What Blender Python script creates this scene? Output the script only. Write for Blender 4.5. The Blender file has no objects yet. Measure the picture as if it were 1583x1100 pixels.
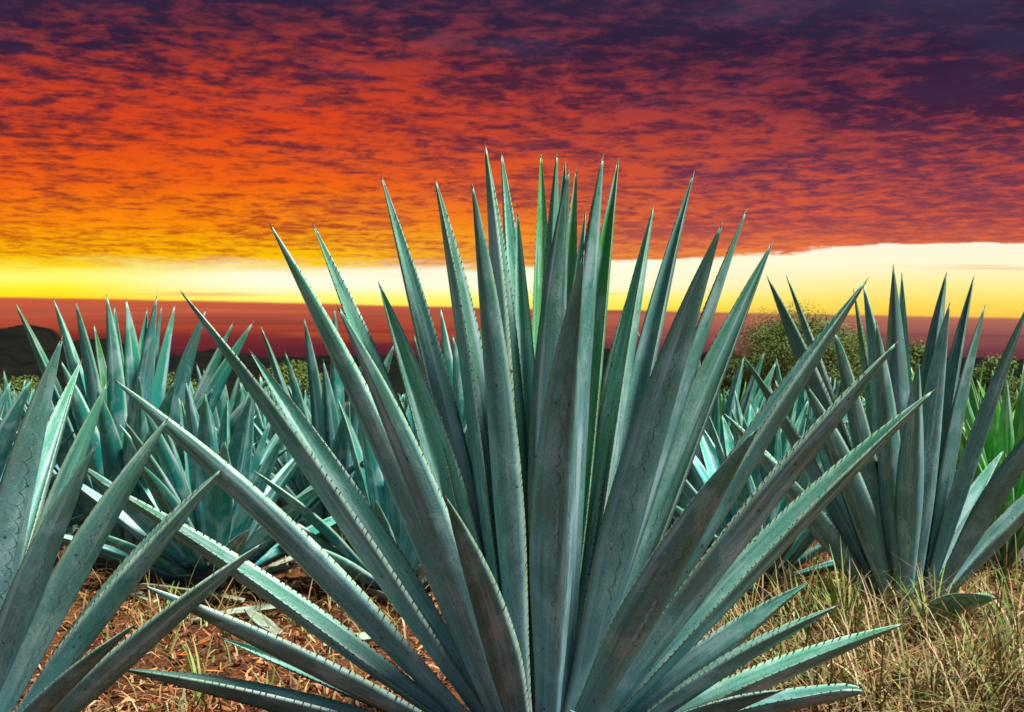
import bpy, math, random
from mathutils import Vector, Matrix, noise as mnoise

random.seed(7)
SC = bpy.context.scene
COL = SC.collection
R = math.radians

# ------------------------------------------------------------------ camera
CAM_H, FPX, CX, CY, HY = 0.95, 1697.0, 791.5, 550.0, 620.0
PITCH = math.atan((HY - CY) / FPX)
cam_d = bpy.data.cameras.new("camera")
cam = bpy.data.objects.new("camera", cam_d)
COL.objects.link(cam)
cam_d.sensor_width = 36.0
cam_d.lens = 36.0 * FPX / 1583.0
cam_d.clip_start, cam_d.clip_end = 0.05, 9000.0
cam_d.dof.use_dof = True
cam_d.dof.focus_distance = 2.85
cam_d.dof.aperture_fstop = 9.0
cam.location = (0, 0, CAM_H)
cam.rotation_euler = (R(90) + PITCH, 0, 0)
SC.camera = cam

# ------------------------------------------------------------------ exposure
SC.view_settings.view_transform = 'Standard'
SC.view_settings.look = 'None'
EXPO = 1.0
SC.view_settings.exposure = EXPO
SC.view_settings.gamma = 1.0
SC.view_settings.use_curve_mapping = False
SC.cycles.max_bounces = 4
SC.cycles.use_denoising = True

# ------------------------------------------------------------------ sun
SUN_EL, SUN_AZ = R(65), R(116)          # azimuth clockwise from +Y (the view direction)
sd = Vector((math.sin(SUN_AZ) * math.cos(SUN_EL), math.cos(SUN_AZ) * math.cos(SUN_EL), math.sin(SUN_EL)))
sun_d = bpy.data.lights.new("sun", 'SUN')
sun_d.energy = 5.0
sun_d.angle = R(10)
sun_d.color = (1.0, 0.965, 0.92)
sun = bpy.data.objects.new("sun", sun_d)
COL.objects.link(sun)
sun.rotation_euler = (-sd).to_track_quat('-Z', 'Y').to_euler()


# ------------------------------------------------------------------ node helpers
class NT:
    """small expression builder on a node tree; values are sockets or floats"""
    def __init__(self, tree):
        self.t = tree
        self.n = tree.nodes
        self.l = tree.links

    def put(self, sock, v):
        if isinstance(v, (int, float)):
            try:
                sock.default_value = v
            except TypeError:
                sock.default_value = (v, v, v)
        elif isinstance(v, (tuple, list)):
            sock.default_value = tuple(v) + ((1.0,) if len(sock.default_value) == 4 and len(v) == 3 else ())
        else:
            self.l.new(v, sock)

    def m(self, op, a, b=None, c=None, clamp=False):
        nd = self.n.new('ShaderNodeMath')
        nd.operation = op
        nd.use_clamp = clamp
        for i, v in enumerate((a, b, c)):
            if v is not None:
                self.put(nd.inputs[i], v)
        return nd.outputs[0]

    def add(self, a, b): return self.m('ADD', a, b)
    def sub(self, a, b): return self.m('SUBTRACT', a, b)
    def mul(self, a, b): return self.m('MULTIPLY', a, b)
    def div(self, a, b): return self.m('DIVIDE', a, b)
    def mx(self, a, b): return self.m('MAXIMUM', a, b)
    def mn(self, a, b): return self.m('MINIMUM', a, b)

    def ss(self, x, lo, hi, a=0.0, b=1.0):
        nd = self.n.new('ShaderNodeMapRange')
        nd.interpolation_type = 'SMOOTHSTEP'
        self.put(nd.inputs[0], x)
        for i, v in zip((1, 2, 3, 4), (lo, hi, a, b)):
            self.put(nd.inputs[i], v)
        return nd.outputs[0]

    def xyz(self, x, y, z):
        nd = self.n.new('ShaderNodeCombineXYZ')
        for i, v in enumerate((x, y, z)):
            self.put(nd.inputs[i], v)
        return nd.outputs[0]

    def sep(self, v):
        nd = self.n.new('ShaderNodeSeparateXYZ')
        self.l.new(v, nd.inputs[0])
        return nd.outputs[0], nd.outputs[1], nd.outputs[2]

    def noise(self, vec, scale, detail=4.0, rough=0.55, dist=0.0):
        nd = self.n.new('ShaderNodeTexNoise')
        if vec is not None:
            self.l.new(vec, nd.inputs['Vector'])
        nd.inputs['Scale'].default_value = scale
        nd.inputs['Detail'].default_value = detail
        nd.inputs['Roughness'].default_value = rough
        nd.inputs['Distortion'].default_value = dist
        return nd.outputs[0]

    def voro(self, vec, scale, feature='F1', rnd=1.0):
        nd = self.n.new('ShaderNodeTexVoronoi')
        nd.feature = feature
        self.l.new(vec, nd.inputs['Vector'])
        nd.inputs['Scale'].default_value = scale
        nd.inputs['Randomness'].default_value = rnd
        return nd.outputs['Distance'], nd.outputs['Color']

    def ramp(self, fac, stops):
        nd = self.n.new('ShaderNodeValToRGB')
        self.put(nd.inputs[0], fac)
        cr = nd.color_ramp
        cr.elements[0].position, cr.elements[0].color = stops[0][0], (*stops[0][1], 1)
        cr.elements[1].position, cr.elements[1].color = stops[-1][0], (*stops[-1][1], 1)
        for p, c in stops[1:-1]:
            e = cr.elements.new(p)
            e.color = (*c, 1)
        return nd.outputs[0]

    def mix(self, fac, a, b, mode='MIX'):
        nd = self.n.new('ShaderNodeMix')
        nd.data_type = 'RGBA'
        nd.blend_type = mode
        self.put(nd.inputs[0], fac)
        self.put(nd.inputs[6], a)
        self.put(nd.inputs[7], b)
        return nd.outputs[2]


def srgb(r, g, b):
    f = lambda c: (c / 255.0) / 12.92 if c <= 10 else (((c / 255.0) + 0.055) / 1.055) ** 2.4
    return (f(r), f(g), f(b))


# ------------------------------------------------------------------ sky
def build_world():
    w = bpy.data.worlds.new("World")
    SC.world = w
    w.use_nodes = True
    w.node_tree.nodes.clear()
    k = NT(w.node_tree)
    out = k.n.new('ShaderNodeOutputWorld')
    bg = k.n.new('ShaderNodeBackground')
    k.l.new(bg.outputs[0], out.inputs[0])
    tc = k.n.new('ShaderNodeTexCoord')
    x, y, z = k.sep(tc.outputs['Generated'])
    h = k.m('SQRT', k.add(k.add(k.mul(x, x), k.mul(y, y)), 1e-5))
    E = k.div(z, h)                               # tangent of the elevation
    A = k.m('ARCTAN2', x, y)                      # azimuth from the view axis
    Eh = E
    E = k.div(E, k.mx(k.m('COSINE', A), 0.6))      # bands of cloud lie straight across the view axis
    # a flat deck of clouds, seen in true perspective
    zz = k.add(k.mx(Eh, 0.02), 0.012)
    u = k.div(k.div(x, h), zz)
    v = k.div(k.div(y, h), zz)
    P = k.xyz(u, v, 0.0)
    Pr = k.xyz(k.add(k.mul(u, 0.80), k.mul(v, 0.17)), k.sub(k.mul(v, 1.0), k.mul(u, 0.16)), 3.1)
    n1 = k.noise(Pr, 8.0, 7.0, 0.62, 0.35)
    n2 = k.noise(P, 0.95, 3.0, 0.5, 0.3)
    n3 = k.noise(Pr, 24.0, 5.0, 0.62, 0.2)
    S = k.ss(k.add(A, k.mul(k.sub(n2, 0.5), 0.35)), -0.28, 0.30)
    e01 = k.m('MULTIPLY', E, 2.5, clamp=True)     # 0..0.4 -> 0..1
    def st(*a): return [(e * 2.5, srgb(*c)) for e, c in a]
    briL = k.ramp(e01, st((.110, (255, 226, 6)), (.135, (255, 196, 4)), (.165, (255, 140, 10)), (.20, (244, 100, 18)),
                          (.25, (226, 72, 26)), (.30, (196, 62, 38)), (.345, (140, 52, 54)), (.40, (86, 46, 72))))
    briR = k.ramp(e01, st((.130, (240, 122, 72)), (.165, (222, 92, 62)), (.21, (196, 78, 62)), (.26, (158, 60, 62)),
                          (.31, (116, 48, 64)), (.36, (88, 48, 74)), (.40, (74, 48, 78))))
    drkL = k.ramp(e01, st((.115, (232, 140, 16)), (.15, (190, 76, 18)), (.19, (156, 58, 34)), (.23, (128, 46, 42)),
                          (.28, (96, 38, 52)), (.33, (54, 32, 58)), (.40, (44, 36, 64))))
    drkR = k.ramp(e01, st((.130, (206, 98, 76)), (.17, (140, 66, 78)), (.21, (104, 52, 78)), (.27, (66, 34, 62)),
                          (.33, (46, 32, 60)), (.40, (50, 44, 72))))
    bri = k.mix(S, briL, briR)
    drk = k.mix(S, drkL, drkR)
    bias = k.add(k.add(k.mul(k.sub(E, 0.272), 0.95), k.mul(k.ss(A, -0.2, 0.4), 0.10)), k.mul(k.sub(n2, 0.5), 0.70))
    amt = k.add(k.add(k.mul(k.sub(n1, 0.5), 1.2), k.mul(k.sub(n3, 0.5), 0.70)), bias)
    D = k.ss(k.add(amt, k.ss(E, 0.24, 0.15, 0.0, 0.10)), -0.17, 0.25)
    deck = k.mix(D, bri, drk)
    # blue-grey veil high up
    veil = k.mul(k.ss(k.noise(P, 1.6, 4.0, 0.5), 0.48, 0.72), k.ss(E, 0.24, 0.36))
    deck = k.mix(k.mul(veil, 0.55), deck, srgb(72, 66, 98))
    # thin horizontal streaks for the clear strip and the low bank
    Q = k.xyz(k.mul(A, 2.2), k.mul(E, 95.0), 0.0)
    q1 = k.noise(Q, 1.0, 5.0, 0.6, 0.15)
    Q2 = k.xyz(k.mul(A, 5.0), k.mul(E, 30.0), 4.0)
    q2 = k.noise(Q2, 1.0, 3.0, 0.5)
    q3 = k.noise(k.xyz(k.mul(A, 14.0), k.mul(E, 110.0), 7.0), 1.0, 5.0, 0.65, 0.4)
    stripL = k.ramp(e01, st((.092, (255, 214, 20)), (.104, (255, 246, 48)), (.113, (255, 252, 120)), (.124, (255, 250, 90)), (.140, (255, 236, 60))))
    stripC = k.ramp(e01, st((.080, (255, 226, 40)), (.094, (255, 250, 120)), (.106, (255, 255, 226)), (.122, (255, 254, 226)), (.140, (255, 250, 220)), (.16, (255, 240, 205))))
    stripR = k.ramp(e01, st((.072, (255, 196, 74)), (.088, (255, 222, 92)), (.106, (255, 240, 150)), (.126, (255, 250, 212)), (.150, (255, 246, 224))))
    strip = k.mix(k.ss(A, -0.40, -0.20), stripL, stripC)
    strip = k.mix(k.ss(A, 0.02, 0.34), strip, stripR)
    wisp = k.mul(k.ss(q1, 0.58, 0.66), k.ss(q2, 0.42, 0.6))
    strip = k.mix(k.mul(wisp, 0.55), strip, srgb(248, 168, 84))
    edge = k.add(k.add(0.119, k.ss(A, -0.05, 0.42, 0.0, 0.026)), k.add(k.mul(k.sub(q2, 0.5), 0.010), k.add(k.mul(k.sub(n2, 0.5), 0.010), k.add(k.mul(k.sub(n1, 0.5), 0.010), k.mul(k.sub(q3, 0.5), 0.022)))))
    soft = k.ss(A, -0.30, 0.16, 0.016, 0.0028)
    fdeck = k.ss(E, k.sub(edge, k.mul(soft, 0.3)), k.add(edge, soft))
    col = k.mix(fdeck, strip, deck)
    # low bank of cloud over the hills
    bankL = k.ramp(e01, st((.02, (66, 24, 40)), (.046, (96, 36, 46)), (.060, (128, 46, 46)), (.068, (176, 74, 50)), (.082, (182, 88, 68)), (.094, (210, 98, 60))))
    bankR = k.ramp(e01, st((.02, (78, 36, 54)), (.040, (106, 52, 62)), (.052, (128, 74, 76)), (.064, (156, 94, 86)), (.078, (190, 116, 90))))
    bank = k.mix(k.ss(A, -0.12, 0.30), bankL, bankR)
    bank = k.mix(k.ss(q1, 0.50, 0.70, 0.0, 0.40), bank, srgb(88, 36, 48))
    bank = k.mix(k.ss(q1, 0.46, 0.32, 0.0, 0.35), bank, k.mix(k.ss(E, 0.04, 0.07), srgb(140, 54, 50), srgb(244, 120, 60)))
    e2 = k.add(k.add(k.mul(A, -0.022), 0.0845), k.add(k.mul(k.sub(q2, 0.5), 0.004), k.mul(k.sub(q3, 0.5), 0.0022)))
    col = k.mix(k.ss(E, k.sub(e2, 0.0006), k.add(e2, 0.0022)), bank, col)
    # the sunset is local to its azimuth and to the deck; clear daylight sky overhead and behind
    nish = k.n.new('ShaderNodeTexSky')
    nish.sky_type = 'NISHITA'
    nish.sun_disc = False
    nish.sun_elevation = SUN_EL
    nish.sun_rotation = SUN_AZ
    nish.air_density = 1.0
    nish.dust_density = 1.5
    day = k.mix(1.0, nish.outputs[0], (0.043, 0.043, 0.043), 'MULTIPLY')
    away = k.mx(k.ss(k.m('ABSOLUTE', A), 0.75, 1.7), k.ss(Eh, 0.42, 1.05))
    col = k.mix(1.0, col, (2 ** -EXPO,) * 3, 'MULTIPLY')
    col = k.mix(away, col, day)
    k.l.new(col, bg.inputs['Color'])
    bg.inputs['Strength'].default_value = 1.0


build_world()


# ------------------------------------------------------------------ materials
def new_mat(name):
    m = bpy.data.materials.new(name)
    m.use_nodes = True
    m.node_tree.nodes.clear()
    k = NT(m.node_tree)
    out = k.n.new('ShaderNodeOutputMaterial')
    bs = k.n.new('ShaderNodeBsdfPrincipled')
    k.l.new(bs.outputs[0], out.inputs[0])
    return m, k, bs


def bump(k, bs, height, strength, dist):
    b = k.n.new('ShaderNodeBump')
    b.inputs['Strength'].default_value = strength
    b.inputs['Distance'].default_value = dist
    k.l.new(height, b.inputs['Height'])
    k.l.new(b.outputs[0], bs.inputs['Normal'])


def leaf_mat(name, up, low, tipc, basec, warm=(0.16, 0.18, 0.13), marks=True):
    m, k, bs = new_mat(name)
    uvn = k.n.new('ShaderNodeUVMap')
    x, v, _ = k.sep(uvn.outputs[0])
    side = k.m('GREATER_THAN', x, 1.5)
    fx = k.sub(x, k.mul(side, 2.0))                 # 0..1 across
    au = k.m('ABSOLUTE', k.sub(k.mul(fx, 2.0), 1.0))
    oi = k.n.new('ShaderNodeObjectInfo')
    rnd = oi.outputs['Random']
    gv = k.xyz(k.mul(x, 9.0), k.mul(v, 3.0), k.mul(rnd, 40.0))
    streak = k.noise(gv, 3.0, 5.0, 0.6)
    pv = k.xyz(k.mul(x, 2.2), k.mul(v, 9.0), k.mul(rnd, 60.0))
    patch = k.noise(pv, 1.0, 4.0, 0.6, 0.4)
    fine = k.noise(k.xyz(k.mul(x, 30.0), k.mul(v, 190.0), k.mul(rnd, 30.0)), 1.0, 4.0, 0.7)
    col = k.mix(side, up, low)
    col = k.mix(k.ss(v, 0.50, 1.0, 0.0, 0.75), col, tipc)
    col = k.mix(k.ss(v, 0.45, 0.06, 0.0, 0.8), col, basec)
    # scuffed, bloom-rubbed undersides
    rub = k.mul(k.mul(k.ss(patch, 0.46, 0.66), side), k.ss(rnd, 0.45, 1.0, 0.0, 0.6))
    col = k.mix(rub, col, warm)
    col = k.mix(k.ss(patch, 0.54, 0.34, 0.0, 0.55), col, (0.42, 0.56, 0.55))
    col = k.mix(k.ss(streak, 0.40, 0.72, 0.0, 0.35), col, (0.07, 0.15, 0.125))
    col = k.mix(k.ss(fine, 0.50, 0.70, 0.0, 0.60), col, (0.045, 0.080, 0.066))
    col = k.mix(k.ss(fine, 0.40, 0.26, 0.0, 0.35), col, (0.42, 0.52, 0.48))
    # long bands where the bloom is thick or has been rubbed off
    band = k.noise(k.xyz(k.mul(x, 6.5), k.mul(v, 1.6), k.mul(rnd, 90.0)), 1.0, 3.0, 0.55)
    col = k.mix(k.ss(band, 0.54, 0.70, 0.0, 0.62), col, (0.46, 0.58, 0.61))
    col = k.mix(k.ss(band, 0.44, 0.30, 0.0, 0.62), col, (0.055, 0.105, 0.090))
    hgt = k.add(k.mul(streak, 0.5), k.mul(fine, 0.35))
    # pale horny margin
    col = k.mix(k.ss(au, 0.90, 0.97, 0.0, 0.50), col, (0.40, 0.45, 0.30))
    if marks:
        # bud prints: toothed lines pressed into the face by the neighbouring leaf
        saw = k.m('ABSOLUTE', k.m('SINE', k.add(k.add(k.mul(v, 88.0), k.mul(rnd, 7.0)), k.mul(streak, 2.5))))
        wob = k.mul(k.sub(k.noise(k.xyz(k.mul(v, 5.0), rnd, 0.0), 1.0, 2.0), 0.5), 0.5)
        prof = k.mul(saw, 0.075)
        for pos, sgn in ((0.30, 1), (0.66, -1)):
            tgt = k.add(k.add(k.add(pos, k.mul(prof, sgn)), wob), k.mul(k.sub(v, 0.4), -0.28))
            d = k.m('ABSOLUTE', k.sub(fx, tgt))
            line = k.mul(k.ss(d, 0.020, 0.004), k.mul(k.ss(v, 0.08, 0.2), k.ss(v, 0.86, 0.68)))
            line = k.mul(line, k.ss(streak, 0.35, 0.6, 0.3, 0.9))
            col = k.mix(k.mul(line, k.add(k.mul(side, 0.30), 0.40)), col, (0.035, 0.055, 0.045))
            hgt = k.sub(hgt, k.mul(line, 0.6))
        # dark nicks and dried specks
        vd, vc = k.voro(k.xyz(k.mul(x, 5.0), k.mul(v, 34.0), k.mul(rnd, 50.0)), 1.0)
        speck = k.mul(k.ss(vd, 0.16, 0.07), k.m('GREATER_THAN', k.sep(vc)[0], 0.72))
        col = k.mix(k.mul(speck, 0.85), col, (0.03, 0.022, 0.015))
        wd, wc = k.voro(k.xyz(k.mul(x, 12.0), k.mul(v, 95.0), k.mul(rnd, 33.0)), 1.0)
        drop = k.mul(k.ss(wd, 0.15, 0.08), k.m('GREATER_THAN', k.sep(wc)[1], 0.86))
        col = k.mix(k.mul(drop, 0.7), col, (0.62, 0.68, 0.64))
    hs = k.n.new('ShaderNodeHueSaturation')
    k.put(hs.inputs['Hue'], k.ss(rnd, 0.0, 1.0, 0.480, 0.512))
    k.put(hs.inputs['Value'], k.ss(k.m('FRACT', k.mul(rnd, 17.3)), 0.0, 1.0, 0.70, 1.22))
    hs.inputs['Saturation'].default_value = 1.26
    k.l.new(col, hs.inputs['Color'])
    k.l.new(hs.outputs[0], bs.inputs['Base Color'])
    k.put(bs.inputs['Roughness'], k.ss(streak, 0.3, 0.7, 0.34, 0.5))
    bs.inputs['Specular IOR Level'].default_value = 0.5
    bump(k, bs, hgt, 0.35, 0.004)
    return m


M_LEAF = leaf_mat("agave_leaf", (0.190, 0.375, 0.325), (0.155, 0.300, 0.295), (0.085, 0.270, 0.155), (0.215, 0.385, 0.430))
M_YOUNG = leaf_mat("agave_young_leaf", (0.14, 0.36, 0.16), (0.12, 0.30, 0.13), (0.10, 0.30, 0.04), (0.13, 0.30, 0.17))
M_BACK = leaf_mat("agave_field_leaf", (0.085, 0.320, 0.280), (0.045, 0.215, 0.205), (0.085, 0.27, 0.17), (0.06, 0.225, 0.260), marks=False)
M_GREEN = leaf_mat("agave_green_leaf", (0.22, 0.48, 0.07), (0.07, 0.36, 0.09), (0.17, 0.42, 0.08), (0.04, 0.30, 0.18), marks=False)


def plain_mat(name, c1, c2, scale, rough=0.7, bstr=0.0, c3=None, spec=0.25):
    m, k, bs = new_mat(name)
    tc = k.n.new('ShaderNodeTexCoord')
    oi = k.n.new('ShaderNodeObjectInfo')
    n = k.noise(tc.outputs['Object'], scale, 6.0, 0.65, 0.3)
    col = k.mix(k.ss(n, 0.32, 0.68), c1, c2)
    if c3:
        n2 = k.noise(tc.outputs['Object'], scale * 0.31, 3.0, 0.5)
        col = k.mix(k.ss(n2, 0.50, 0.66), col, c3)
    k.l.new(col, bs.inputs['Base Color'])
    bs.inputs['Roughness'].default_value = rough
    bs.inputs['Specular IOR Level'].default_value = spec
    if bstr:
        bump(k, bs, n, bstr, 0.02)
    return m


M_SPINE = plain_mat("spine", (0.035, 0.018, 0.014), (0.10, 0.06, 0.045), 40, 0.4)
M_TOOTH = plain_mat("tooth", (0.04, 0.016, 0.010), (0.15, 0.09, 0.045), 60, 0.5)
M_STEM = plain_mat("stem", (0.030, 0.032, 0.026), (0.06, 0.045, 0.030), 18, 0.8, 0.4)
M_BARK = plain_mat("bark", (0.05, 0.035, 0.025), (0.11, 0.085, 0.06), 9, 0.85, 0.5)


def blade_mat(name, cols):
    """one of several tints per blade, picked by the blade's own uv column"""
    m, k, bs = new_mat(name)
    uvn = k.n.new('ShaderNodeUVMap')
    x, v, _ = k.sep(uvn.outputs[0])
    n = len(cols)
    col = k.ramp(x, [(i / (n - 1), c) for i, c in enumerate(cols)])
    k.l.new(col, bs.inputs['Base Color'])
    bs.inputs['Roughness'].default_value = 0.6
    bs.inputs['Specular IOR Level'].default_value = 0.3
    return m


M_STRAW = blade_mat("straw", [(0.20, 0.11, 0.035), (0.36, 0.24, 0.10), (0.08, 0.035, 0.014), (0.27, 0.17, 0.07), (0.07, 0.14, 0.018), (0.50, 0.39, 0.21), (0.05, 0.03, 0.015), (0.14, 0.20, 0.03), (0.30, 0.17, 0.06)])
M_GRASS = blade_mat("grass", [(0.07, 0.16, 0.018), (0.12, 0.24, 0.025), (0.20, 0.28, 0.05), (0.09, 0.19, 0.02), (0.32, 0.29, 0.10)])
M_LITTER = blade_mat("litter", [(0.36, 0.12, 0.028), (0.46, 0.20, 0.06), (0.12, 0.035, 0.012), (0.42, 0.07, 0.015), (0.46, 0.30, 0.15), (0.07, 0.03, 0.015), (0.34, 0.15, 0.05)])
M_FOL = blade_mat("foliage", [(0.040, 0.070, 0.010), (0.080, 0.130, 0.014), (0.12, 0.17, 0.020), (0.06, 0.10, 0.014), (0.16, 0.18, 0.04)])


def soil_mat():
    m, k, bs = new_mat("soil")
    tc = k.n.new('ShaderNodeTexCoord')
    P = tc.outputs['Object']
    n1 = k.noise(P, 1.3, 5.0, 0.6)
    n2 = k.noise(P, 22.0, 6.0, 0.7)
    col = k.mix(k.ss(n2, 0.35, 0.68), (0.035, 0.011, 0.005), (0.30, 0.105, 0.030))
    col = k.mix(k.ss(n1, 0.48, 0.68, 0.0, 0.6), col, (0.44, 0.19, 0.065))
    d, c = k.voro(P, 55.0)
    col = k.mix(k.ss(d, 0.2, 0.5, 0.0, 0.5), col, (0.09, 0.035, 0.018))
    k.l.new(col, bs.inputs['Base Color'])
    bs.inputs['Roughness'].default_value = 0.95
    bs.inputs['Specular IOR Level'].default_value = 0.1
    bump(k, bs, k.add(n2, k.mul(d, 0.5)), 1.0, 0.05)
    return m


M_SOIL = soil_mat()
M_HILL = plain_mat("forest_slope", (0.004, 0.0045, 0.004), (0.008, 0.009, 0.006), 0.02, 1.0, spec=0.0)  # wooded slope; backlit silhouette is put into the colour, darker than real foliage


# ------------------------------------------------------------------ mesh helpers
def make_mesh(name, verts, faces, uvs=None, mats=(), midx=None, smooth=True):
    me = bpy.data.meshes.new(name)
    me.from_pydata(verts, [], faces)
    if uvs is not None:
        ul = me.uv_layers.new(name="UVMap")
        flat = []
        for f in uvs:
            for a in f:
                flat += a
        ul.data.foreach_set("uv", flat)
    for m in mats:
        me.materials.append(m)
    if midx is not None:
        me.polygons.foreach_set("material_index", midx)
    me.polygons.foreach_set("use_smooth", [smooth] * len(me.polygons))
    me.update()
    return me


def link(name, me, parent=None, mat=None):
    o = bpy.data.objects.new(name, me)
    COL.objects.link(o)
    if parent is not None:
        o.parent = parent
    if mat is not None:
        o.matrix_local = mat
    return o


def tag(o, label=None, cat=None, group=None, kind=None):
    if label: o["label"] = label
    if cat: o["category"] = cat
    if group: o["group"] = group
    if kind: o["kind"] = kind
    return o


def pix(px, py, Y):
    """world point that the photograph shows at (px, py) when it stands Y metres away"""
    a, b = (px - CX) / FPX, (CY - py) / FPX
    d = Vector((a, math.cos(PITCH) - b * math.sin(PITCH), math.sin(PITCH) + b * math.cos(PITCH)))
    return Vector((0, 0, CAM_H)) + d * (Y / d.y)


def ground_z(x, y):
    f = 1.0 if y < 30 else max(0.0, 1 - (y - 30) / 60)
    v = mnoise.noise(Vector((x * 0.55, y * 0.55, 0.3))) * 0.05 + mnoise.noise(Vector((x * 2.3, y * 2.3, 5.1))) * 0.022
    return v * f


# ------------------------------------------------------------------ ground and hills
def build_ground():
    xs, ys = [], []
    n = 150
    for i in range(n + 1):
        t = i / n * 2 - 1
        xs.append(math.copysign(abs(t) * 7 + (abs(t) ** 7) * 3500, t))
    m = 190
    for j in range(m + 1):
        t = j / m
        ys.append(-5 + 22 * t + 4200 * t ** 9)
    verts = [(x, y, ground_z(x, y) + (mnoise.noise(Vector((x * 9, y * 9, 1.0))) * 0.012 if y < 12 else 0)) for y in ys for x in xs]
    faces = [(j * (n + 1) + i, j * (n + 1) + i + 1, (j + 1) * (n + 1) + i + 1, (j + 1) * (n + 1) + i) for j in range(m) for i in range(n)]
    tag(link("ground", make_mesh("ground", verts, faces, mats=[M_SOIL])), "bare red brown field soil under the agaves", None, None, "structure")


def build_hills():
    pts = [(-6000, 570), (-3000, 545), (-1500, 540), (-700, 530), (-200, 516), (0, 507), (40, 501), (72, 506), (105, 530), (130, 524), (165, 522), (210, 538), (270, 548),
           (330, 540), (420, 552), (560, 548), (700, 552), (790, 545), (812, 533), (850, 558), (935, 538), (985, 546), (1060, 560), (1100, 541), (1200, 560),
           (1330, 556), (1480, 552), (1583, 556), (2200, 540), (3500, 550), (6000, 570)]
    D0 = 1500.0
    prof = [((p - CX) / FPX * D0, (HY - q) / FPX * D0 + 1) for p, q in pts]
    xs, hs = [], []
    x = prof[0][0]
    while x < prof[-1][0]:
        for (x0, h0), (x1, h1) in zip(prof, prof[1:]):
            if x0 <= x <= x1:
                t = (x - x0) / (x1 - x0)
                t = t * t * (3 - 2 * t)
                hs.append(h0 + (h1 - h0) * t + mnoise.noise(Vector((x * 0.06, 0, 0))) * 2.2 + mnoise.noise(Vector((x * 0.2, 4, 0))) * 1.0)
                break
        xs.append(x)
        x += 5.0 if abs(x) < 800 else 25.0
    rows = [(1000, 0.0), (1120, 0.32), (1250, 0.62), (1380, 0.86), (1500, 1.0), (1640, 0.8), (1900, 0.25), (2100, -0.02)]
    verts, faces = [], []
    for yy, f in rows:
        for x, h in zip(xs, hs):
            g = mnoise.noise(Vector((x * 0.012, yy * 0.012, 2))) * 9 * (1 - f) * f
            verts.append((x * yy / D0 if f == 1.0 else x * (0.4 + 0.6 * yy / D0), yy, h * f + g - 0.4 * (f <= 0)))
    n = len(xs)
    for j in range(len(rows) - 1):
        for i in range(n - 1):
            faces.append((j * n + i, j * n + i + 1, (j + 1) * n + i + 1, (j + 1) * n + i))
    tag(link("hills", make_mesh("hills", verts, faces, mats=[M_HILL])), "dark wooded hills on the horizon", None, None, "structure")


build_ground()
build_hills()


# ------------------------------------------------------------------ agave leaves
UPN = [-1, -0.8, -0.45, -0.15, 0.15, 0.45, 0.8, 1]
LON = [0.86, 0.6, 0.3, 0.0, -0.3, -0.6, -0.86]


def width_at(v):
    if v < 0.42:
        t = v / 0.42
        t = t * t * (3 - 2 * t)
        return 0.56 + 0.44 * t
    s = (v - 0.42) / 0.58
    return max(0.0, 1 - s ** 1.9)


def leaf_geom(L, W, bend, seg, chan=0.45, thick=0.30, twist=0.0, wav=0.0, seed=0.0, blunt=0.0, spine=True):
    """leaf along +Z from the origin, upper face towards +Y; returns mesh data and its two margins"""
    verts, faces, uvs, mid = [], [], [], []
    ring = len(UPN) + len(LON)
    vs = []
    left, right = [], []
    vmax = 1.0 - blunt
    tipcut = 0.972
    for i in range(seg + 1):
        v = i / seg
        v = 1 - (1 - v) ** 1.08
        vs.append(v * vmax)
    for v in vs:
        vv = min(v, 0.999)
        w = W * width_at(vv) + 0.0022
        if blunt and v > vmax - 0.05:
            w *= 0.35 + 0.65 * max(0.0, (vmax - v) / 0.05) ** 0.5
        cz = v * L
        cy = bend * (v ** 1.6) * (1.0 if bend < 0 else 1.0) + wav * math.sin(v * 5.2 + seed) * (1 - v)
        cx = wav * 1.3 * math.sin(v * 4.1 + seed * 2.1) * (1 - v)
        ca, sa = math.cos(twist * v), math.sin(twist * v)
        c = chan * (0.65 + 0.55 * v)
        th = w * thick * (1.7 - 0.9 * min(1, v * 1.6)) + 0.0016
        asym = 0.10 * math.sin(seed * 3.3)
        row = []
        def pt(u, low):
            lift = c * w * (abs(u) ** 1.7) * (1 + asym * u)
            yy = lift - (th * (1 - u * u) ** 0.6 if low else 0.0) + 0.085 * w * math.sin(u * 5.0 + seed * 1.7) * (1 - u * u)
            xx = u * w * (1 - 0.10 * c * u * u)
            X, Y = xx * ca - yy * sa, xx * sa + yy * ca
            return (cx + X, cy + Y, cz)
        for u in UPN:
            row.append(pt(u, False))
        for u in LON:
            row.append(pt(u, True))
        verts += row
        left.append(Vector(row[0]))
        right.append(Vector(row[len(UPN) - 1]))
    nv = len(vs)
    ux = [(u + 1) / 2 for u in UPN] + [2 + (u + 1) / 2 for u in LON]
    for i in range(nv - 1):
        for j in range(ring):
            j2 = (j + 1) % ring
            a, b = i * ring + j, i * ring + j2
            faces.append((a, b, b + ring, a + ring))
            xa, xb = ux[j], ux[j2]
            if j == len(UPN) - 1: xa = 3.0
            if j == ring - 1: xb = 2.0
            uvs.append(((xa, vs[i]), (xb, vs[i]), (xb, vs[i + 1]), (xa, vs[i + 1])))
            mid.append(0)
    top = (nv - 1) * ring
    faces.append(tuple(range(top, top + ring)))
    uvs.append(tuple((x, vs[-1]) for x in ux)); mid.append(0)
    faces.append(tuple(reversed(range(ring))))
    uvs.append(tuple((x, 0.0) for x in reversed(ux))); mid.append(0)
    tipc = sum((Vector(v) for v in verts[top:top + ring]), Vector()) / ring
    prev = sum((Vector(v) for v in verts[top - 3 * ring:top - 2 * ring]), Vector()) / ring
    return verts, faces, uvs, mid, left, right, tipc, (tipc - prev).normalized(), vs


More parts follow.
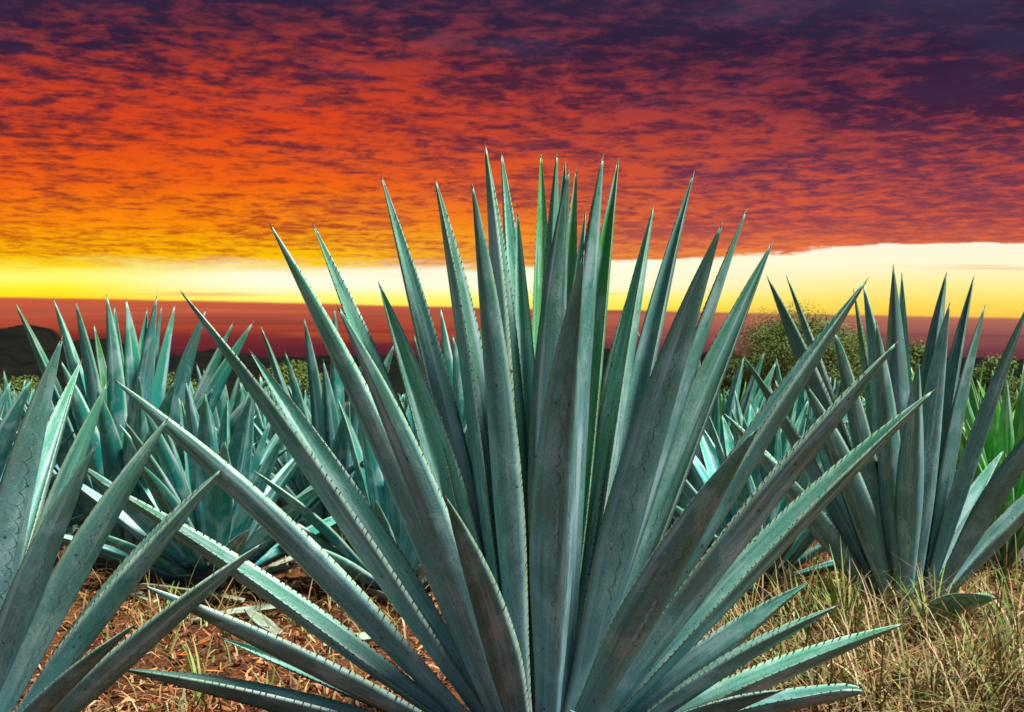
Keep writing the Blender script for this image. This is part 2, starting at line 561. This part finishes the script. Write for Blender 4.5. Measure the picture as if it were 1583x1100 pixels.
def cone(verts, faces, c, d, r, ln, n=6):
    d = d.normalized()
    a = d.orthogonal().normalized()
    b = d.cross(a)
    s = len(verts)
    for i in range(n):
        t = 2 * math.pi * i / n
        verts.append(tuple(c + (a * math.cos(t) + b * math.sin(t)) * r))
    verts.append(tuple(c + d * ln))
    for i in range(n):
        faces.append((s + i, s + (i + 1) % n, s + n))


def teeth_geom(left, right, vs, L, spacing, rng):
    verts, faces = [], []
    for side, other in ((left, right), (right, left)):
        s = 0.05 * L
        while s < 0.93 * L:
            v = s / L
            i = 0
            while i < len(vs) - 2 and vs[i + 1] < v:
                i += 1
            t = (v - vs[i]) / max(1e-6, vs[i + 1] - vs[i])
            t = min(1, max(0, t))
            p = side[i].lerp(side[i + 1], t)
            q = other[i].lerp(other[i + 1], t)
            out = (p - q)
            if out.length < 1e-4:
                break
            out.normalize()
            al = (side[i + 1] - side[i]).normalized()
            w = rng.uniform(0.0018, 0.0032) * (0.7 + 0.5 * (1 - v))
            h = rng.uniform(0.0028, 0.0062) * (0.6 + 0.6 * (1 - v))
            nn = out.cross(al)
            b = len(verts)
            p0 = p - out * 0.0015
            verts += [tuple(p0 - al * w * 1.3), tuple(p0 + nn * 0.0016), tuple(p0 + al * w * 1.3), tuple(p0 - nn * 0.0016),
                      tuple(p0 + out * h + al * h * rng.uniform(0.1, 0.6))]
            faces += [(b, b + 1, b + 4), (b + 1, b + 2, b + 4), (b + 2, b + 3, b + 4), (b + 3, b, b + 4)]
            s += spacing * rng.uniform(0.65, 1.35)
    return verts, faces


def frame(base, tip, axis_xy, roll=0.0, radial=None):
    T = (tip - base).normalized()
    Rv = radial if radial is not None else Vector((tip.x - axis_xy[0], tip.y - axis_xy[1], 0))
    if Rv.length < 1e-4:
        Rv = Vector((0, -1, 0))
    Rv.normalize()
    n = -Rv + Vector((0, 0, 0.35))
    n = (n - T * n.dot(T)).normalized()
    b = n.cross(T).normalized()
    m = Matrix((b, n, T)).transposed()
    m = m @ Matrix.Rotation(roll, 3, 'Z')
    mm = m.to_4x4()
    mm.translation = base
    return mm


def stem_mesh(r, h, name="stem"):
    verts, faces = [], []
    N, K = 14, 7
    for j in range(K + 1):
        t = j / K
        rr = r * (0.82 + 0.35 * math.sin(math.pi * min(1, t * 0.9)) - 0.75 * t ** 3)
        for i in range(N):
            a = 2 * math.pi * i / N
            q = 1 + 0.05 * math.sin(a * 5 + j * 2.1)
            verts.append((rr * q * math.cos(a), rr * q * math.sin(a), -0.06 + t * (h + 0.06)))
    for j in range(K):
        for i in range(N):
            faces.append((j * N + i, j * N + (i + 1) % N, (j + 1) * N + (i + 1) % N, (j + 1) * N + i))
    faces.append(tuple(range(K * N, K * N + N)))
    return make_mesh(name, verts, faces, mats=[M_STEM])


def plant_root(x, y, name="agave_plant"):
    o = bpy.data.objects.new(name, None)
    o.empty_display_size = 0.2
    COL.objects.link(o)
    o.location = (x, y, ground_z(x, y))
    return o


def traced_agave(px, Y, leaves, label, rs=0.16, sh=0.34, W0=0.070, seg=44, detail=True, mat=None, seed=1, group=None, filler=0, fillL=1.15):
    """a rosette whose visible leaves are given by where their tips stand: (px, py, forward offset in m, width factor, options)"""
    rng = random.Random(seed)
    mat = mat or M_LEAF
    root = plant_root((px - CX) / FPX * Y, Y)
    rx, ry, rz = root.location
    link("stem", stem_mesh(rs, sh), root)
    specs = []
    for lf in leaves:
        tx, ty, f, wf = lf[:4]
        o = lf[4] if len(lf) > 4 else {}
        tip = pix(tx, ty, Y - f) - Vector((rx, ry, rz))
        specs.append((tip, wf, o))
    for i in range(filler):
        a = i * 2.39996 + seed
        inc = R(30 + 48 * ((i * 0.618) % 1))
        ll = fillL * rng.uniform(0.72, 0.92)
        specs.append((Vector((math.cos(a) * math.cos(inc) * ll, abs(math.sin(a)) * math.cos(inc) * ll * 0.9 + 0.1, math.sin(inc) * ll + 0.1)), rng.uniform(0.85, 1.05), {}))
    for tip, wf, o in specs:
        hr = math.hypot(tip.x, tip.y)
        inc = math.atan2(max(0.02, tip.z - 0.1), hr)
        si, co = math.sin(inc), math.cos(inc)
        Rv = Vector((tip.x, tip.y, 0))
        if Rv.length < 0.05:
            Rv = Vector((0, -1 if tip.y <= 0 else 1, 0)) * 0.05
        Rv.normalize()
        base = Rv * (rs * (0.25 + 0.75 * co ** 0.8)) + Vector((0, 0, 0.03 + (sh - 0.06) * si ** 2))
        base += Vector(o.get('b', (0, 0, 0)))
        L = (tip - base).length
        bend = o.get('bend', rng.uniform(-0.026, 0.016)) * L
        roll = R(o.get('roll', rng.uniform(-12, 12)))
        W = W0 * wf * rng.uniform(0.95, 1.05)
        m = frame(base, tip - Vector((0, 0, 0)), (0, 0), roll, Rv)
        # the bend moves the tip along the leaf normal; aim so that the tip still lands on its point
        aim = tip.copy()
        for _ in range(4):
            aim += tip - m @ Vector((0, bend, L))
            m = frame(base, aim, (0, 0), roll, Rv)
        sg = seg if L > 0.6 else int(seg * 0.7)
        g = leaf_geom(L, W, bend, sg, chan=o.get('chan', rng.uniform(0.75, 1.15)), thick=o.get('thick', rng.uniform(0.20, 0.30)), twist=R(o.get('twist', rng.uniform(-14, 14))),
                      wav=rng.uniform(0.002, 0.006), seed=rng.uniform(0, 6), blunt=o.get('blunt', 0.0))
        lo = link("leaf", make_mesh("leaf", *g[:3], mats=[o.get('mat', mat)], midx=g[3]), root, m)
        if not o.get('blunt'):
            v2, f2 = [], []
            cone(v2, f2, g[6] - g[7] * 0.004, g[7], 0.0030, 0.022 if detail else 0.026)
            link("terminal_spine", make_mesh("terminal_spine", v2, f2, mats=[M_SPINE]), lo)
        if detail:
            tv, tf = teeth_geom(g[4], g[5], g[8], L, 0.021, random.Random(int(L * 1e5)))
            t = link("marginal_teeth", make_mesh("marginal_teeth", tv, tf, mats=[M_TOOTH], smooth=False), lo)
            t["kind"] = "stuff"
    tag(root, label, "agave", group)
    return root


HERO = [
    # left side, low to high (a negative roll turns the upper face to the camera here, a positive one on the right)
    (190, 1035, 0.10, 0.85, {'bend': 0.03}), (228, 908, 0.30, 0.95, {'bend': 0.05, 'roll': 4}), (345, 988, -0.15, 0.55, {'roll': -30}), (155, 745, -0.06, 0.92, {'bend': 0.03, 'roll': -20}),
    (180, 590, 0.22, 1.0, {'bend': -0.01, 'roll': 8}), (284, 456, 0.14, 0.88, {'roll': 4}), (388, 545, -0.22, 0.98, {'roll': -46}),
    (420, 352, 0.20, 0.98, {'roll': 10}), (485, 350, -0.24, 0.95, {'roll': -22}), (524, 478, 0.40, 1.08, {'roll': 2}), (587, 442, -0.18, 1.1, {'roll': -36}), (590, 275, -0.32, 0.92, {'roll': -14}),
    # crown
    (673, 280, -0.22, 1.05, {'roll': 10}), (730, 288, 0.18, 1.12, {'roll': -22}), (750, 228, -0.10, 1.05), (775, 240, -0.30, 0.9),
    (836, 240, -0.34, 0.8, {'mat': 'young'}), (861, 240, -0.06, 1.0, {'roll': -30}), (874, 252, -0.16, 0.8), (879, 266, 0.14, 1.15, {'roll': 24}),
    (891, 264, -0.40, 0.8, {'mat': 'young'}), (932, 245, 0.06, 1.05, {'roll': 28}), (956, 250, -0.28, 0.9, {'mat': 'young'}),
    (902, 398, 0.52, 1.10, {'roll': 16}), (705, 400, -0.30, 0.8), (800, 330, -0.20, 0.8), (985, 420, -0.30, 0.85), (640, 520, -0.36, 0.8), (1090, 520, -0.34, 0.8), (905, 330, -0.22, 0.75),
    # right side, high to low
    (1010, 322, -0.22, 1.05, {'roll': 6}), (1072, 270, -0.32, 0.98, {'roll': 16}), (1115, 350, 0.26, 1.18, {'roll': -12}), (1153, 328, -0.06, 1.0), (1193, 378, -0.16, 1.05, {'roll': 30}),
    (1338, 436, 0.14, 1.05, {'roll': 22}), (1168, 668, 0.60, 0.98, {'bend': 0.03, 'roll': 10}), (1385, 532, 0.34, 1.0, {'roll': -2}), (1440, 607, 0.12, 0.88, {'roll': 24}),
    (1248, 902, 0.0, 0.9, {'roll': 40}), (1292, 938, 0.28, 0.85, {'roll': -4}), (1392, 966, 0.30, 0.9, {'bend': 0.04, 'roll': 10}), (1392, 1056, 0.20, 0.85, {'blunt': 0.12, 'roll': 14}),
    (690, 772, 0.60, 0.92, {'bend': 0.03, 'roll': -12}), (930, 1085, 0.45, 0.8, {'blunt': 0.3}), (1205, 1068, 0.42, 0.7),
]
HERO = [(a[:4] + ({**a[4], 'mat': M_YOUNG},)) if len(a) > 4 and a[4].get('mat') else a for a in HERO]
traced_agave(835, 2.9, HERO, "large blue green agave with toothed leaves fanning wide in the foreground", seed=11, rs=0.17, sh=0.15, W0=0.051)

LEFT = [
    (95, 527, 0.10, 1.05), (166, 594, -0.05, 1.1, {'roll': 10}), (148, 690, 0.15, 0.95), (258, 650, 0.12, 0.95), (341, 728, 0.05, 1.05, {'bend': 0.02}),
    (206, 968, 0.42, 0.62), (402, 843, 0.20, 0.95, {'bend': 0.05}), (60, 640, -0.35, 0.9), (-20, 560, -0.2, 1.0), (-120, 480, -0.1, 1.0), 
    (-160, 540, 0.3, 1.0), (-260, 560, 0.0, 1.0), (-330, 700, 0.1, 1.0), (-60, 470, -0.4, 0.95), (125, 560, -0.55, 0.9),
]
traced_agave(-80, 2.76, LEFT, "blue green agave whose low leaves cross the fanning foreground agave's over red soil", seed=5, rs=0.16, sh=0.15, W0=0.049)

RIGHT = [
    (1187, 430, 0.05, 1.05), (1217, 430, -0.25, 0.8), (1284, 490, 0.20, 1.0, {'blunt': 0.06}), (1320, 450, -0.15, 0.75, {'mat': M_YOUNG}), (1335, 443, -0.05, 1.15),
    (1381, 413, 0.22, 1.15), (1394, 425, -0.15, 0.8), (1463, 424, -0.05, 1.0), (1468, 470, 0.28, 1.15), (1505, 430, -0.20, 0.9), (1522, 474, 0.08, 1.05),
    (1590, 470, 0.30, 0.95), (1650, 615, 0.42, 1.25), (1690, 690, 0.10, 1.2), (1150, 552, 0.0, 0.9), (1120, 640, -0.2, 0.9), (1540, 925, 0.75, 1.0), (1180, 700, 0.1, 0.8),
    (1250, 600, 0.4, 1.0), (1420, 560, 0.45, 1.0), (1355, 500, 0.35, 0.95),
]
traced_agave(1392, 4.74, RIGHT, "tall upright agave standing in dry grass beside the foreground plant", seed=8, rs=0.17, sh=0.16, W0=0.058, seg=28, detail=True, filler=8)

BACKL = [
    (24, 470, 0.10, 0.8), (83, 464, 0.0, 1.0), (117, 468, 0.12, 1.05), (145, 503, -0.1, 0.8, {'mat': M_YOUNG}), (165, 458, 0.1, 1.1), (177, 474, -0.25, 0.7), (195, 465, 0.05, 1.1),
    (228, 478, -0.15, 0.85), (242, 460, 0.12, 0.95), (250, 474, -0.1, 0.85), (270, 473, -0.05, 0.9), (318, 480, 0.15, 0.9), (360, 500, 0.0, 0.9), (390, 500, 0.1, 0.95),
    (95, 560, 0.4, 1.0), (150, 600, 0.5, 1.0), (215, 580, 0.55, 1.1), (270, 590, 0.5, 1.0), (330, 600, 0.4, 1.0), (420, 580, 0.1, 0.9), (40, 620, 0.3, 1.0), (450, 690, 0.2, 0.9), (-10, 640, 0.1, 0.9),
]
traced_agave(205, 6.2, BACKL, "dense upright teal agave with one yellow green inner leaf, beyond the crossing leaves", seed=14, rs=0.17, sh=0.18, W0=0.074, seg=22, detail=False, mat=M_BACK, filler=10)

CENTL = [
    (470, 493, 0.1, 1.0), (517, 478, 0.0, 0.95), (403, 505, -0.05, 0.7), (441, 546, 0.1, 0.8), (500, 560, 0.4, 1.0), (560, 560, 0.3, 1.0), (610, 532, 0.1, 1.2), (430, 600, 0.3, 0.9), (540, 620, 0.5, 1.0), (600, 640, 0.3, 1.0), (380, 640, 0.1, 0.9), (620, 720, 0.3, 0.9), (400, 720, 0.3, 0.9),
    (520, 770, 0.6, 0.7), (660, 745, 0.3, 0.7)]
traced_agave(520, 6.9, CENTL, "pale teal agave behind the widest left leaves of the foreground agave", seed=21, rs=0.17, sh=0.18, W0=0.070, seg=20, detail=False, mat=M_BACK, filler=12)

CENT = [(650, 455, -0.1, 0.7), (681, 478, 0.05, 0.9), (700, 520, 0.2, 1.0), (800, 520, 0.1, 1.0), (745, 500, 0.0, 1.0), (640, 560, 0.3, 1.0), (860, 540, 0.2, 1.0), (720, 600, 0.4, 1.0), (920, 620, 0.2, 1.0), (580, 650, 0.2, 1.0)]
traced_agave(730, 6.0, CENT, "agave hidden mostly behind the middle leaves of the foreground agave", seed=23, rs=0.17, sh=0.18, W0=0.070, seg=20, detail=False, mat=M_BACK, filler=10)

CENTR = [(985, 512, 0.0, 0.8), (1012, 548, 0.1, 0.8), (1078, 540, 0.1, 0.8), (1150, 552, 0.05, 1.0), (1182, 545, -0.1, 0.9), (1200, 560, -0.2, 0.8), (1110, 600, 0.3, 1.0), (1050, 590, 0.3, 1.0), (1140, 640, 0.3, 0.9), (1010, 620, 0.3, 1.0), (1230, 640, 0.1, 0.9), (960, 600, 0.2, 1.0), (1190, 720, 0.3, 0.8)]
traced_agave(1085, 6.6, CENTR, "light green agave seen between the right leaves of the foreground agave", seed=29, rs=0.17, sh=0.18, W0=0.068, seg=20, detail=False, mat=M_BACK, filler=12)


# ------------------------------------------------------------------ agaves further back in the field
VAR = {}
for nm, mt in (('back', M_BACK), ('green', M_GREEN)):
    VAR[nm] = []
    for i in range(6):
        rng = random.Random(100 + i)
        g = leaf_geom(1.0, 0.066 * rng.uniform(0.85, 1.15), rng.uniform(-0.06, 0.04), 14, chan=rng.uniform(0.4, 0.65), twist=R(rng.uniform(-18, 18)), wav=0.008, seed=i * 1.7)
        v, f, u, md = [list(q) for q in g[:4]]
        b = len(f)
        cone(v, f, g[6] - g[7] * 0.004, g[7], 0.003, 0.026)
        u += [((0.5, 1), (0.5, 1), (0.5, 1))] * (len(f) - b)
        md += [1] * (len(f) - b)
        VAR[nm].append(make_mesh("field_leaf", v, f, u, mats=[mt, M_SPINE], midx=md))
STEM_FAR = stem_mesh(0.16, 0.18)


def field_agave(px, Y, h, nleaf, seed, label, group, var='back'):
    rng = random.Random(seed)
    root = plant_root((px - CX) / FPX * Y, Y)
    link("stem", STEM_FAR, root)
    a0 = rng.uniform(0, 6.28)
    for i in range(nleaf):
        t = (i + 0.5) / nleaf
        a = a0 + i * 2.39996 + rng.uniform(-0.2, 0.2)
        inc = R(84 - 66 * t ** 1.25 + rng.uniform(-5, 5))
        L = h * rng.uniform(0.78, 0.95) * (0.92 + 0.08 * math.sin(inc))
        Rv = Vector((math.cos(a), math.sin(a), 0))
        co, si = math.cos(inc), math.sin(inc)
        base = Rv * (0.16 * (0.25 + 0.75 * co)) + Vector((0, 0, 0.02 + 0.13 * si * si))
        tip = base + (Rv * co + Vector((0, 0, si))) * L
        m = frame(base, tip, (0, 0), R(rng.uniform(-15, 15)), Rv)
        s = rng.uniform(0.9, 1.15) * (L if var == 'back' else 0.62 * L)
        m = m @ Matrix.Diagonal((s, s, L, 1))
        link("leaf", rng.choice(VAR[var]), root, m)
    tag(root, label, "agave", group)
    return root


near_specs = [
    (25, 8.2, 1.10, 36, "low teal agave standing between the dense upright teal agave and the dark hill"),
    (345, 8.4, 1.20, 38, "teal agave one row behind the gap between the dense upright and the pale teal agave"),
    (-70, 6.0, 1.10, 34, "low teal agave beside the dense upright teal agave, away from the foreground fan"),
    (890, 8.2, 1.20, 34, "teal agave one row farther, glimpsed through the middle leaves of the foreground fan"),
    (1230, 8.3, 1.20, 36, "teal agave standing below the broad rounded tree"),
    (335, 5.7, 0.98, 36, "small teal agave beside the dense upright teal agave, behind the crossing leaves"),
    (445, 7.6, 1.12, 36, "teal agave close behind the pale teal agave"),
    (105, 7.3, 1.02, 34, "small teal agave directly behind the dense upright teal agave"),
    (620, 5.5, 0.95, 34, "small teal agave half covered by the left middle leaves of the foreground fan"),
    (1175, 5.7, 0.95, 34, "small teal agave in the gap between the foreground fan and the tall upright agave"),
    (1000, 7.4, 1.10, 34, "teal agave behind the light green agave and the foreground fan"),
]
for i, (px, Y, h, n, lab) in enumerate(near_specs):
    field_agave(px, Y, h, n, 300 + i, lab, "agaves in the second field row")
for i, (px, Y, h) in enumerate(((1470, 8.0, 1.18), (1548, 6.4, 1.10), (1625, 6.9, 1.15), (1110, 8.6, 1.1), (1420, 10.2, 1.1))):
    lab = "bright green narrow leaved agave glimpsed between the foreground fan and the round tree" if px == 1110 else "bright green narrow leaved young agave behind the tall upright agave"
    field_agave(px, Y, h, 70, 340 + i, lab, "bright green agaves in the field", 'green')
k = 0
for Y, sp in ((10.4, 1.45), (12.6, 1.5), (15.2, 1.6), (18.5, 1.7)):
    half = Y * 0.5 + 0.8
    x = -half
    while x < half:
        xx, yy = x + random.uniform(-0.25, 0.25), Y + random.uniform(-0.35, 0.35)
        field_agave(CX + xx / yy * FPX, yy, random.uniform(0.98, 1.2), 28, 400 + k, "small far agave in the rows towards the trees", "far agaves in the field rows")
        k += 1
        x += sp


# ------------------------------------------------------------------ trees and bushes at the field's edge
def tube(verts, faces, p0, p1, r0, r1, n=7):
    d = (p1 - p0).normalized()
    a = d.orthogonal().normalized()
    b = d.cross(a)
    s = len(verts)
    for p, r in ((p0, r0), (p1, r1)):
        for i in range(n):
            t = 2 * math.pi * i / n
            verts.append(tuple(p + (a * math.cos(t) + b * math.sin(t)) * r))
    for i in range(n):
        faces.append((s + i, s + (i + 1) % n, s + n + (i + 1) % n, s + n + i))


def tree(px, Y, w, h, seed, label, group=None, leaf=0.08, dens=1.0):
    rng = random.Random(seed)
    root = plant_root((px - CX) / FPX * Y, Y, "field_tree")
    tv, tf = [], []
    top = Vector((rng.uniform(-.1, .1) * w, 0, h * 0.45))
    tube(tv, tf, Vector((0, 0, -0.1)), top * 0.5, 0.05 * w, 0.038 * w)
    tube(tv, tf, top * 0.5, top, 0.038 * w, 0.028 * w)
    clumps = []
    nc = int(60 * dens)
    for i in range(nc):
        while True:
            p = Vector((rng.uniform(-1, 1), rng.uniform(-1, 1), rng.uniform(-0.9, 1)))
            if 0.25 < p.length < 1:
                break
        p = p.normalized() * (p.length ** 0.5)
        c = Vector((p.x * w * 0.5 * 0.76, p.y * w * 0.5 * 0.76, h * 0.53 + p.z * h * 0.38))
        clumps.append((c, w * rng.uniform(0.11, 0.19)))
        if i % 3 == 0:
            tube(tv, tf, top * rng.uniform(0.5, 1), c, 0.016 * w, 0.004 * w, 5)
    link("trunk", make_mesh("trunk", tv, tf, mats=[M_BARK]), root)
    v, f, u = [], [], []
    for c, r in clumps:
        tint = rng.random() * 0.6
        for q in range(int(430 * dens)):
            d = Vector((rng.gauss(0, 1), rng.gauss(0, 1), rng.gauss(0, 0.8)))
            p = c + d.normalized() * r * (rng.random() ** 0.5)
            n = (d.normalized() + Vector((rng.uniform(-.8, .8), rng.uniform(-.8, .8), rng.uniform(-.4, .9)))).normalized()
            a = n.orthogonal().normalized()
            a = Matrix.Rotation(rng.uniform(0, 6.28), 3, n) @ a
            b = n.cross(a)
            s = leaf * rng.uniform(0.6, 1.2)
            k0 = len(v)
            v += [tuple(p - a * s * .5), tuple(p + b * s * .28 + n * s * .08), tuple(p + a * s * .5), tuple(p - b * s * .28 + n * s * .08)]
            f.append((k0, k0 + 1, k0 + 2, k0 + 3))
            tt = min(0.99, max(0.01, tint + rng.uniform(-.1, .4)))
            u.append(((tt, 0), (tt, 0), (tt, 1), (tt, 1)))
    link("crown", make_mesh("crown", v, f, u, mats=[M_FOL], smooth=False), root)
    tag(root, label, "tree", group)


tree(1240, 30, 4.1, 3.45, 1, "broad rounded green tree rising above the other edge trees", dens=2.0, leaf=0.06)
tree(1140, 31, 1.6, 2.2, 2, "low dark shrub tucked against the broad rounded tree")
for i, (px, Y, w, h, lab) in enumerate((
        (1408, 32, 1.9, 2.75, "small olive tree seen between the leaves of the tall upright agave"),
        (1345, 33, 1.3, 2.6, "slim olive tree close beside the broad rounded tree"),
        (1545, 33, 2.3, 2.4, "olive bush above the bright green young agaves"),
        (1640, 31, 2.0, 2.3, "outermost olive bush past the bright green young agaves"),
        (455, 31, 2.2, 2.2, "yellowish olive bush behind the pale teal agave"),
        (30, 30, 2.3, 1.5, "low olive bush at the foot of the dark hill"),
        (275, 32, 1.7, 1.75, "small olive bush just behind the dense upright teal agave"))):
    tree(px, Y, w, h, 20 + i, lab, "small trees at the field edge", leaf=0.08)


# ------------------------------------------------------------------ grass and litter
def blade(v, f, u, p, az, ln, wid, lean, droop, tint, seg=4):
    d = Vector((math.cos(az), math.sin(az), 0))
    sd_ = Vector((-d.y, d.x, 0))
    ang = lean
    q = p.copy()
    st = len(v)
    for i in range(seg + 1):
        t = i / seg
        w = wid * (1 - t ** 1.6) + 0.0004
        v.append(tuple(q - sd_ * w)); v.append(tuple(q + sd_ * w))
        q = q + (d * math.sin(ang) + Vector((0, 0, 1)) * math.cos(ang)) * (ln / seg)
        ang += droop / seg
    for i in range(seg):
        a = st + 2 * i
        f.append((a, a + 1, a + 3, a + 2))
        u.append(((tint, i / seg), (tint, i / seg), (tint, (i + 1) / seg), (tint, (i + 1) / seg)))


def straw_field():
    rng = random.Random(77)
    v, f, u = [], [], []
    def put(px0, px1, Y0, Y1, n, l0, l1):
        for _ in range(n):
            Y = rng.uniform(Y0, Y1)
            X = (rng.uniform(px0, px1) - CX) / FPX * Y
            if mnoise.noise(Vector((X * 2.2, Y * 2.2, 9))) + rng.uniform(-.35, .35) < -0.12:
                continue
            p = Vector((X, Y, ground_z(X, Y) - 0.01))
            blade(v, f, u, p, rng.uniform(0, 6.28), rng.uniform(l0, l1), rng.uniform(0.0012, 0.0046), rng.uniform(0, 1.3), rng.uniform(0.2, 2.6), rng.random())
    put(1000, 1750, 3.2, 4.8, 5600, 0.08, 0.50)
    put(1000, 1700, 4.7, 6.5, 2500, 0.10, 0.30)
    put(100, 720, 3.1, 5.2, 1100, 0.05, 0.24)
    put(-100, 800, 4.6, 8.0, 2600, 0.08, 0.34)
    o = link("dry_grass", make_mesh("dry_grass", v, f, u, mats=[M_STRAW], smooth=False))
    tag(o, "tangled straw coloured dry grass over the soil between the agaves", "dry grass", None, "stuff")


def litter():
    rng = random.Random(78)
    v, f, u = [], [], []
    for _ in range(26000):
        Y = 3.0 + 6.0 * rng.random() ** 1.6
        X = rng.uniform(-0.62, 0.62) * Y
        if mnoise.noise(Vector((X * 3.1, Y * 3.1, 2))) + rng.uniform(-.4, .4) < -0.15:
            continue
        z = ground_z(X, Y) + rng.uniform(0.0, 0.022)
        a = rng.uniform(0, 6.28)
        ln, wd = rng.uniform(0.012, 0.085), rng.choice((0.0012, 0.0018, 0.0026, 0.004, 0.007)) * rng.uniform(0.7, 1.2)
        d = Vector((math.cos(a), math.sin(a), rng.uniform(-.35, .35)))
        s = Vector((-math.sin(a), math.cos(a), rng.uniform(-.6, .6))) * wd
        p = Vector((X, Y, z))
        m = Vector((0, 0, rng.uniform(-.2, .35))) * ln
        k0 = len(v)
        v += [tuple(p - d * ln * .5 - s * .6), tuple(p - d * ln * .5 + s * .6), tuple(p + m - s), tuple(p + m + s), tuple(p + d * ln * .5 - s * .3), tuple(p + d * ln * .5 + s * .3)]
        f += [(k0, k0 + 1, k0 + 3, k0 + 2), (k0 + 2, k0 + 3, k0 + 5, k0 + 4)]
        t = rng.random()
        u += [((t, 0), (t, 0), (t, 1), (t, 1))] * 2
    o = link("leaf_litter", make_mesh("leaf_litter", v, f, u, mats=[M_LITTER], smooth=False))
    tag(o, "rust coloured dry leaf litter strewn over the soil", "litter", None, "stuff")


def clods():
    rng = random.Random(79)
    v, f = [], []
    for _ in range(5200):
        Y = 3.0 + 5.0 * rng.random() ** 1.5
        X = rng.uniform(-0.55, 0.55) * Y
        if mnoise.noise(Vector((X * 1.7, Y * 1.7, 4))) + rng.uniform(-.4, .4) < -0.05:
            continue
        r = 0.006 + 0.022 * rng.random() ** 3
        c = Vector((X, Y, ground_z(X, Y) + r * 0.25))
        b = len(v)
        for d in ((1, 0, 0), (-1, 0, 0), (0, 1, 0), (0, -1, 0), (0, 0, 0.8), (0, 0, -0.6), (.7, .7, .3), (-.7, -.6, .35)):
            v.append(tuple(c + Vector([q * r * rng.uniform(0.65, 1.25) + rng.uniform(-.2, .2) * r for q in d])))
        for t in ((0, 6, 4), (6, 2, 4), (2, 1, 4), (1, 7, 4), (7, 3, 4), (3, 0, 4), (0, 2, 6), (1, 3, 7), (2, 0, 5), (1, 2, 5), (3, 1, 5), (0, 3, 5)):
            f.append(tuple(b + q for q in t))
    o = link("soil_clods", make_mesh("soil_clods", v, f, mats=[M_SOIL], smooth=False))
    tag(o, "crumbled red brown soil clods scattered between the agaves", "soil", None, "stuff")


def tuft(px, py, n, l0, l1, seed, label, wid=0.0056, group=None):
    rng = random.Random(seed)
    Y = CAM_H * FPX / (py - HY)
    X = (px - CX) / FPX * Y
    v, f, u = [], [], []
    for _ in range(n):
        r, a = rng.random() ** 0.7 * 0.055, rng.uniform(0, 6.28)
        blade(v, f, u, Vector((r * math.cos(a), r * math.sin(a), -0.012)), a + rng.uniform(-.7, .7), rng.uniform(l0, l1), wid * rng.uniform(0.6, 1.15), rng.uniform(0.0, 0.45), rng.uniform(0.1, 1.5), rng.random(), 5)
    o = link("grass_tuft", make_mesh("grass_tuft", v, f, u, mats=[M_GRASS], smooth=False))
    o.location = (X, Y, ground_z(X, Y))
    tag(o, label, "grass tuft", group)


straw_field()
litter()
clods()
tuft(1300, 1000, 60, 0.20, 0.44, 1, "thick upright green grass tuft in front of the tall upright agave", 0.0062)
tuft(1130, 1020, 14, 0.12, 0.26, 2, "short sparse green grass tuft beside the low right leaves of the foreground agave", 0.005)
gl, gg = "slender green grass tuft growing among the straw beside the tall upright agave", "grass tufts in the straw"
for i, (px, py, n, a, b) in enumerate(((1240, 985, 14, .2, .42), (1440, 1000, 20, .18, .42), (1475, 960, 16, .2, .45), (1570, 1010, 26, .15, .36), (1540, 1075, 18, .12, .3), (1380, 1060, 16, .1, .26), (1150, 1085, 12, .1, .24), (1330, 1085, 12, .1, .22), (1500, 1030, 22, .15, .34), (1210, 1040, 16, .12, .3), (1420, 1085, 18, .1, .28), (1260, 1070, 14, .1, .24), (1565, 950, 20, .2, .4))):
    tuft(px, py, n, a, b, 40 + i, gl, group=gg)
gl, gg = "thin green grass tuft on the red soil under the low left leaves", "grass tufts on the red soil"
for i, (px, py, n, a, b) in enumerate(((318, 1070, 7, .14, .28), (262, 960, 6, .14, .28), (420, 1085, 8, .06, .16), (360, 985, 8, .08, .18), (300, 1092, 8, .06, .14), (455, 960, 7, .08, .16))):
    tuft(px, py, n, a, b, 60 + i, gl, group=gg)


# ------------------------------------------------------------------ cut leaves lying on the soil
def fallen_leaf(px, py, az, L, W, seed, label, tilt=4):
    Y = CAM_H * FPX / (py - HY)
    X = (px - CX) / FPX * Y
    g = leaf_geom(L, W, 0.03 * L, 16, chan=0.5, thick=0.34, twist=R(20), wav=0.006, seed=seed, blunt=0.12)
    o = link("fallen_leaf", make_mesh("fallen_leaf", *g[:3], mats=[M_DRY], midx=g[3]))
    d = Vector((math.cos(az), math.sin(az), math.sin(R(tilt))))
    p = Vector((X, Y, ground_z(X, Y) + W * 0.45))
    T = d.normalized()
    n = Vector((0, 0, 1)); n = (n - T * n.dot(T)).normalized()
    m = Matrix((n.cross(T), n, T)).transposed().to_4x4()
    m.translation = p
    o.matrix_local = m
    tag(o, label, "fallen leaf", "cut agave leaves on the soil")


M_DRY = leaf_mat("cut_leaf", (0.30, 0.38, 0.26), (0.26, 0.30, 0.20), (0.30, 0.28, 0.14), (0.34, 0.30, 0.18), marks=False)
fl = "pale cut agave leaf lying on the rust coloured litter"
for i, (px, py, az, L) in enumerate(((300, 960, 0.4, 0.5), (610, 880, 2.9, 0.5), (430, 985, 2.2, 0.35), (690, 900, 0.5, 0.5), (240, 930, 2.5, 0.45), (380, 930, 3.0, 0.6), (560, 905, 0.3, 0.5), (470, 930, 2.7, 0.45), (640, 940, 2.4, 0.35), (420, 880, 0.9, 0.6), (500, 1000, 0.2, 0.3), (560, 860, 0.6, 0.6), (1190, 930, 2.2, 0.4), (330, 905, 0.5, 0.5))):
    fallen_leaf(px, py, az, L, 0.032 + 0.006 * (i % 3), i * 1.3, fl, tilt=3 + 2 * (i % 4))
